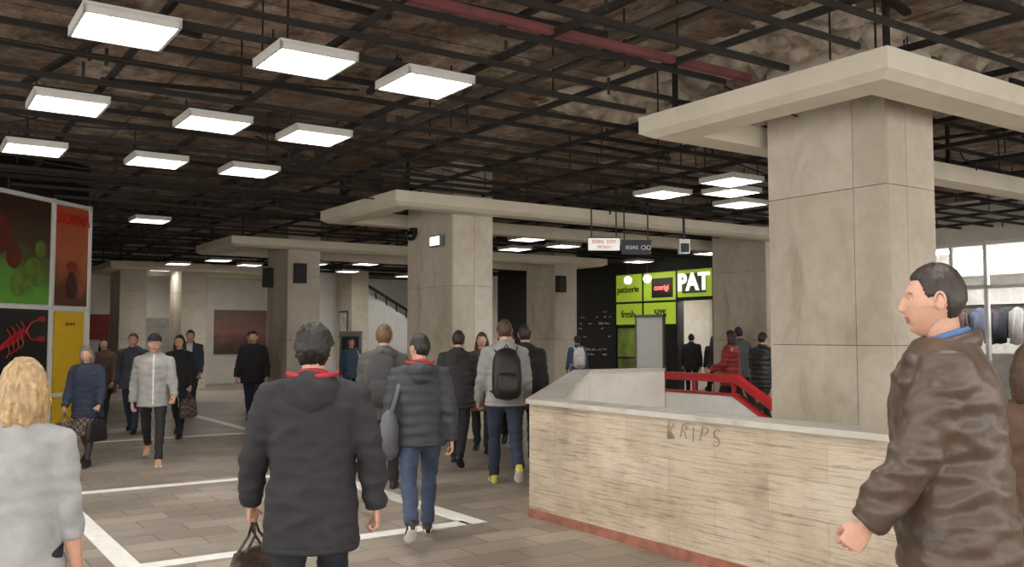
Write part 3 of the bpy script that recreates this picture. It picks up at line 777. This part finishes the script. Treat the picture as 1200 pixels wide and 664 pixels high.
    if collar and not hood:
        pts=[T(.098*math.cos(th),-.02+.092*math.sin(th),1.478-.030*math.sin(th)) for th in [math.pi*(.62+1.76*k/14) for k in range(15)]]
        mb.tube(pts,[(.032,.014)]*15,8,ref=(0,0,1),m=1)
    mb.done('collar',[collar or jacket,jacket],parent=E,smooth=True)
    mb=MB()
    for (sh,el,wr_,d1,d2,sg),g in zip(hands,grip):
        if sleeve!='long': mb.tube([el,el+d2*.08,wr_-d2*.03,wr_+d2*.01],[.041,.042,.029,.026],12,ref=(0,1,0))
        hand(mb,wr_+d2*.012,d2,Vector((-sg,.1,0)),Vector((0,1,.2)),g)
    if near:
        r=load_remesh(mb,.0035,1); r.done('hands',[skin],parent=E,smooth=True)
    else: mb.done('hands',[skin],parent=E,smooth=True)
    HE=empty('head',T(0,.012,1.632),0,1,E); HE.rotation_euler=(rad(head_pitch),0,rad(head_yaw))
    N,Mm=(76,104) if near else (34,44)
    mb=MB()
    def mf(c):
        if c.y>.06 and abs(c.x)<.024 and -.074<c.z<-.052: return 1
        return 0
    grid_head(mb,lambda d:skull(d,fem),N,Mm,mf=mf)
    for sg in (-1,1):
        rot=Matrix.Rotation(sg*.35,3,'Z')@Matrix.Rotation(-.15,3,'X')
        mb.ell((sg*.079,-.008,-.004),(.007,.017,.030),0,12,rot)
        pts=[Vector((sg*(.083+.004*math.sin(t)),-.010-.016*math.cos(t)*1.0,-.002+.029*math.sin(t))) for t in [(-.5+k*.28)*1.0 for k in range(14)]]
        mb.tube(pts,[.0045]*14,6,ref=(1,0,0))
        ex=skull(Vector((.40*sg,.91,.06)).normalized(),fem)
        mb.ell((sg*.031,ex.y-.006,.007),(.0125,.0105,.009),2,12)
        mb.ell((sg*.031,ex.y-.0005,.007),(.0055,.0055,.0058),3,10)
        mb.tube([(sg*.016,ex.y+.005,.024),(sg*.03,ex.y+.006,.029),(sg*.046,ex.y-.006,.024)],[(.0028,.004)]*3,6,ref=(0,0,1),m=4)
        mb.tube([(sg*.018,ex.y+.002,.012),(sg*.031,ex.y+.006,.0165),(sg*.044,ex.y-.003,.011)],[.0028]*3,6,ref=(0,0,1),m=0)
    mb.done('face',[skin,LIP,EYEW,EYED,hair],parent=HE,smooth=True)
    mb=MB(); mb.tube([T(0,-.018,1.40),T(0,-.012,1.47),T(0,-.006,1.54),T(0,.0,1.585)],[.062,.056,.054,.056],16,ref=(1,0,0)); mb.done('neck',[skin],parent=E,smooth=True)
    mb=MB(); sd0=hsh(name)%13
    def hf(d):
        p=skull(d,fem); 
        rr=sstep((p.z-hl(d[1],style)+.006)/.014)
        if d[1]>.2: rr*=1 if p.z>hl(d[1],style)-.006 else 0
        th=hth*(1+.35*noise.noise(Vector(d)*9+Vector((sd0,0,0))))*(.6+.5*max(0,d[2]))
        if style=='curly': th=hth*(1+.5*noise.noise(Vector(d)*7)+.35*noise.noise(Vector(d)*17))
        n=Vector(p).normalized()
        return p+n*(th*rr-.006*(1-rr))
    grid_head(mb,hf,48 if near else 28,72 if near else 36)
    if style=='long':
        for k in range(9):
            th=math.pi*(1.02+.96*k/8)
            x=.070*math.cos(th); y=-.01+.075*math.sin(th)
            Ln=.20+.03*math.sin(k*2.3)
            mb.tube([(x*.8,y*.8,.06),(x*1.08,y*1.05,-.02),(x*1.2,y*1.15,-.11),(x*1.25,y*1.2-.01,-.11-Ln*.6),(x*1.15,y*1.2-.01,-.11-Ln)],[.02,.028,.030,.026,.010],8,ref=(0,1,0))
    if style=='bob':
        for k in range(11):
            th=math.pi*(.98+1.04*k/10)
            x=.070*math.cos(th); y=-.012+.078*math.sin(th); Ln=.11+.02*math.sin(k*2.3)
            mb.tube([(x*.7,y*.7,.085),(x*1.08,y*1.05,.01),(x*1.16,y*1.12,-.05),(x*1.1,y*1.08,-.05-Ln*.6),(x*.95,y*.98,-.05-Ln)],[.026,.030,.032,.026,.012],8,ref=(0,1,0))
    if style in ('bob','long'):
        mb=load_remesh(mb,.007 if near else .011,3,.0035,30,sd0)
    mb.done('hair',[hair],parent=HE,smooth=True)
    if cap_:
        mb=MB()
        def cf(d):
            p=skull(d); n=Vector(p).normalized(); r_=1 if p.z>.035 else 0
            return p+n*(.026 if r_ else -.01)
        grid_head(mb,cf,24,32); mb.tube([(0,.07,.052),(0,.12,.056),(0,.165,.044)],[(.07,.008),(.066,.006),(.035,.004)],14,ref=(1,0,0))
        mb.done('cap',[cap_],parent=HE,smooth=True)
    if backpack:
        mb=MB()
        mb.tube([T(0,-.235,.95),T(0,-.24,1.0),T(0,-.245,1.15),T(0,-.23,1.33),T(0,-.21,1.42),T(0,-.20,1.45)],[(.12,.06),(.15,.085),(.155,.095),(.145,.085),(.11,.06),(.05,.03)],20,ref=(1,0,0),sq=.6)
        mb.tube([T(0,-.34,.99),T(0,-.345,1.05),T(0,-.345,1.16),T(0,-.335,1.2)],[(.09,.02),(.11,.03),(.11,.03),(.09,.02)],16,ref=(1,0,0),sq=.6)
        for sg in (-1,1):
            mb.tube([T(sg*.09,-.15,1.42),T(sg*.115,-.08,1.475),T(sg*.12,0,1.485),T(sg*.125,.09,1.43),T(sg*.13,.135,1.30),T(sg*.15,.12,1.15),T(sg*.17,.02,1.03),T(sg*.13,-.16,1.0)],[(.025,.009)]*8,8,ref=(1,0,0))
        mb.tube([T(-.03,-.2,1.45),T(0,-.2,1.50),T(.03,-.2,1.45)],[.008]*3,6)
        mb.done('backpack',[backpack],parent=E,smooth=True)
    if bag:
        for kind,side,bm_ in bag:
            sh,el,wr_,d1,d2,sg=hands[0 if side=='L' else 1]
            hp=wr_+d2*.10+Vector((-sg*.02,0,0)); mb=MB()
            if kind=='hand':
                c=hp+Vector((0,0,-.27))
                mb.tube([c+Vector((0,0,-.17)),c+Vector((0,0,-.13)),c+Vector((0,0,.05)),c+Vector((0,0,.13))],[(.17,.045),(.19,.06),(.17,.05),(.15,.02)],18,ref=(.5,1,0),sq=.6,cap=.2)
                for s in (-1,1):
                    mb.tube([c+Vector((s*.02-.05,-.10,.11)),c+Vector((s*.015,-.06,.2)),hp+Vector((0,-.02,.0)),hp+Vector((0,.02,0)),c+Vector((s*.015,.06,.2)),c+Vector((s*.02+.05,.10,.11))],[.007]*6,6,ref=(1,0,0))
            elif kind=='shoulder':
                c=T(sg*.25,-.07,.93)
                mb.tube([c+Vector((0,0,-.18)),c+Vector((0,0,-.13)),c+Vector((0,0,.05)),c+Vector((0,0,.17)),c+Vector((0,0,.2))],[(.10,.06),(.15,.085),(.14,.08),(.11,.05),(.06,.02)],18,ref=(.25,1,0),sq=.7)
                mb.tube([c+Vector((0,-.09,.15)),T(sg*.20,-.12,1.25),T(sg*.14,-.06,1.475),T(sg*.13,0,1.49),T(sg*.16,.09,1.40),T(sg*.22,.09,1.2),c+Vector((0,.09,.15))],[(.018,.006)]*7,8,ref=(1,0,0))
            mb.done('carried_bag',[bm_],parent=E,smooth=True)
    return E
skirtmat={}
SHOE_B=M('shoe_black',C(30,28,28),.5); SOLE_D=M('sole_dark',C(24,22,22),.7); SOLE_W=M('sole_white',C(215,212,205),.6)
SHOE_T=M('shoe_tan',C(178,140,108),.6); SHOE_Y=M('shoe_yellow',C(190,178,60),.5); SHOE_G=M('shoe_grey',C(70,70,72),.6)
JE=cloth('denim',C(60,72,96)); JE2=cloth('denim_dark',C(44,52,70)); BK=cloth('black_cloth',C(32,31,33)); BK2=cloth('charcoal_cloth',C(44,43,46)); DK=cloth('dark_trousers',C(34,36,44))
NV=cloth('navy_cloth',C(42,50,68)); GR=cloth('grey_marl',C(150,148,146)); LG=cloth('light_grey_knit',C(160,160,160)); OL=cloth('grey_green_jacket',C(84,84,82))
BRC=cloth('brown_coat',C(96,72,58)); RDJ=cloth('red_puffer',C(140,30,36),.5); WHT=cloth('white_cloth',C(205,203,200)); BLS=cloth('blue_jacket',C(66,84,104))
RC=cloth('red_lining',C(170,44,52)); LEA=M('brown_leather',C(80,65,54),.42,var=.22,scale=9,bst=.45,bs=45); BSH=cloth('blue_shirt',C(70,104,150))
KH=cloth('khaki_parka',C(74,74,62)); SLT=cloth('slate_jacket',C(62,68,80)); MGR=cloth('mid_grey_jacket',C(88,88,92))
BG=M('bag_black',C(26,24,24),.5,var=.3,bst=.2); BGG=M('bag_grey',C(92,92,98),.7,var=.2,bst=.3); 
def plaid():
    m,nt,b=nm('plaid'); tc=nd(nt,'ShaderNodeTexCoord'); ck=nd(nt,'ShaderNodeTexChecker'); ck.inputs['Scale'].default_value=22
    ck.inputs['Color1'].default_value=C(120,104,94); ck.inputs['Color2'].default_value=C(64,56,58); nt.links.new(tc.outputs['Object'],ck.inputs[0]); nt.links.new(ck.outputs[0],b.inputs['Base Color']); b.inputs['Roughness'].default_value=.9; return m
PL=plaid(); BGB=M('bag_snake',C(70,56,48),.45,var=.7,scale=30,bst=.3)
STOCK=M('stockings',C(60,52,50),.7)
person('man_in_black_hooded_jacket',-.92,4.2,1.68,8,BK2,DK,HB,legs=((-14,14,14),(18,6,0)),arms=((6,16,16),(-6,17,14)),bulk=1.18,hem=.70,hood=True,collar=RC,near=True,style='curly',hth=.018,bag=[('hand','L',BGB)],grip=(1.0,.5),sh_w=1.05,head_yaw=-4,wrk=1.3,lean=2)
person('man_in_brown_leather_jacket',1.60,3.3,1.905,66,LEA,DK,HDB,legs=((22,8,0),(-20,20,25)),arms=((21,8,13),(-20,8,12)),bulk=1.30,hem=.76,near=True,collar=BSH,hth=.011,grip=(.75,.6),sh_w=1.0,head_yaw=4,wrk=1.5,lean=3)
person('woman_in_grey_sweater',-1.83,3.4,1.525,8,LG,DK,HBL,SHOE_G,fem=1,legs=((16,6,0),(-14,20,22)),arms=((-8,10,22),(-4,9,18)),bulk=1.06,hem=.78,near=True,style='bob',hth=.020,sleeve='short',head_yaw=10,grip=(.5,.5))
person('man_in_padded_jacket_with_bag',-.735,7.25,1.67,10,cloth('padded_slate',C(50,54,60),.6),JE,HB,SHOE_B,SOLE_W,legs=((-24,30,34),(24,6,0)),arms=((-12,12,18),(-14,12,18)),bulk=1.16,hem=.84,hood=True,collar=RC,head_yaw=35,bag=[('shoulder','L',BGG)],quilt=.012,lean=3)
person('man_in_grey_green_jacket',-1.33,9.4,1.76,4,OL,BK2,HLB,legs=((-18,18,22),(22,6,0)),arms=((14,10,16),(-12,10,14)),bulk=1.12,hem=.8,hood=True,backpack=cloth('backpack_grey',C(64,64,66)),hth=.018,lean=3)
person('man_in_dark_coat',-.68,11.4,1.72,-6,cloth('dark_anorak',C(54,50,52)),BK,HDB,arms=((-10,12,20),(12,12,14)),bulk=1.18,hem=.78,hood=True,quilt=.010,lean=3)
person('man_with_black_backpack',-.08,9.85,1.80,6,GR,JE2,HBR,SHOE_Y,SOLE_W,legs=((16,6,0),(-24,28,34)),arms=((6,12,26),(10,12,30)),bulk=1.12,hem=.86,hood=True,backpack=BG,lean=3)
person('man_in_black_coat',.16,11.2,1.76,0,BK,BK,HDB,legs=((-14,16,18),(16,6,0)),bulk=1.15,hem=.74,hood=True)
person('woman_in_brown_coat',-.42,12.7,1.66,176,BRC,DK,HBR,fem=1,style='long',legs=((10,4,0),(-10,14,14)),bulk=1.1,hem=.62)
person('man_in_rust_jacket',-.05,13.2,1.7,175,cloth('rust_jacket',C(84,64,54)),BK,HDB,bulk=1.1,hem=.78)
person('man_in_cap_and_grey_hoodie',-4.57,11.6,1.70,198,GR,BK,HDB,SHOE_T,SOLE_W,cap_=BK,legs=((28,6,0),(-24,28,30)),arms=((14,12,34),(-16,12,16)),bulk=1.10,hem=.82,hood=True,zipmat=WHT,pantsr=.86,lean=3)
skirtmat['elderly_woman_in_navy_coat']=PL
person('elderly_woman_in_navy_coat',-5.32,11.4,1.50,186,NV,STOCK,HG,fem=1,style='bob',skirt=.46,legs=((16,5,0),(-14,16,18)),arms=((6,10,28),(4,12,20)),bulk=1.18,hem=.72,lean=6,bag=[('hand','L',BG),('hand','R',PL)],grip=(1,1),head_pitch=-12)
person('man_with_dark_backpack',-6.35,15.2,1.68,190,SLT,JE2,HBR,legs=((18,6,0),(-16,20,20)),bulk=1.14,hem=.8,backpack=BG,hood=True)
person('woman_with_scarf',-7.33,16.3,1.62,190,BRC,BK2,HDB,fem=1,style='long',collar=RC,bulk=1.1,hem=.7)
person('woman_in_black_with_bags',-5.35,14.6,1.66,186,BK,BK,HB,SHOE_B,fem=1,style='long',legs=((20,5,0),(-18,22,24)),arms=((10,10,20),(4,18,16)),bulk=1.05,hem=.72,bag=[('hand','L',PL)],grip=(1,.5),pantsr=.85)
person('man_in_dark_jacket',-6.6,18.6,1.78,190,SLT,BK2,HDB,bulk=1.12,hem=.78,openj=WHT)
person('man_in_dark_hooded_jacket',-4.85,17.0,1.72,188,BK,JE2,HDB,legs=((16,4,0),(-14,18,16)),bulk=1.22,hem=.78,arms=((4,14,20),(6,14,20)),hood=True)
person('man_in_khaki_parka',-5.6,19.4,1.74,180,KH,BK,HB,bulk=1.14,hood=True)
person('woman_in_blue_jacket',-3.55,20,1.62,200,BLS,BK,HDB,fem=1,style='long',bag=[('shoulder','L',WHT)])
person('woman_with_white_backpack',1.58,22.0,1.66,10,BLS,JE2,HDB,fem=1,backpack=WHT,style='short',hth=.02,bulk=1.08)
person('woman_in_red_puffer_jacket',4.09,16.95,1.76,60,RDJ,BK,HDB,fem=1,style='bob',bulk=1.25,hem=.74,arms=((15,12,50),(10,12,50)),quilt=.016)
person('man_in_black_puffer_jacket',4.45,16.1,1.72,-50,cloth('black_puffer',C(34,34,36),.45),BK,HB,bulk=1.28,hem=.78,arms=((15,12,40),(10,12,40)),quilt=.016)
person('man_behind_stairs',4.55,18.2,1.84,20,MGR,BK,HDB,bulk=1.1)
person('man_at_shop_door',4.75,24.0,1.72,-10,BK,BK,HB,bulk=1.15)
person('woman_at_shop_door',5.25,23.6,1.66,-5,BK2,BK,HDB,fem=1,style='long',bulk=1.1)
person('man_in_doorway',5.6,24.6,1.74,200,NV,BK,HDB,bulk=1.1)
person('woman_with_brown_hair',2.33,4.05,1.60,-50,BRC,BK,HBR,fem=1,style='bob',hth=.03,bulk=1.05,arms=((4,4,8),(-4,4,8)))

# ------------------------------------------------------------ world + camera
w=bpy.data.worlds.new('World'); bpy.context.scene.world=w; w.use_nodes=True
w.node_tree.nodes['Background'].inputs[0].default_value=(1,.965,.915,1); w.node_tree.nodes['Background'].inputs[1].default_value=2.8  # added ambient fill, entering where the near and left walls are omitted
cam=bpy.data.cameras.new('camera'); co=bpy.data.objects.new('camera',cam); bpy.context.collection.objects.link(co)
cam.sensor_width=36; cam.lens=31.8; co.location=(0,0,1.6); co.rotation_euler=(rad(93.35),0,0); cam.clip_end=200
sc_=bpy.context.scene; sc_.camera=co
sc_.view_settings.view_transform='Standard'; sc_.view_settings.exposure=.5
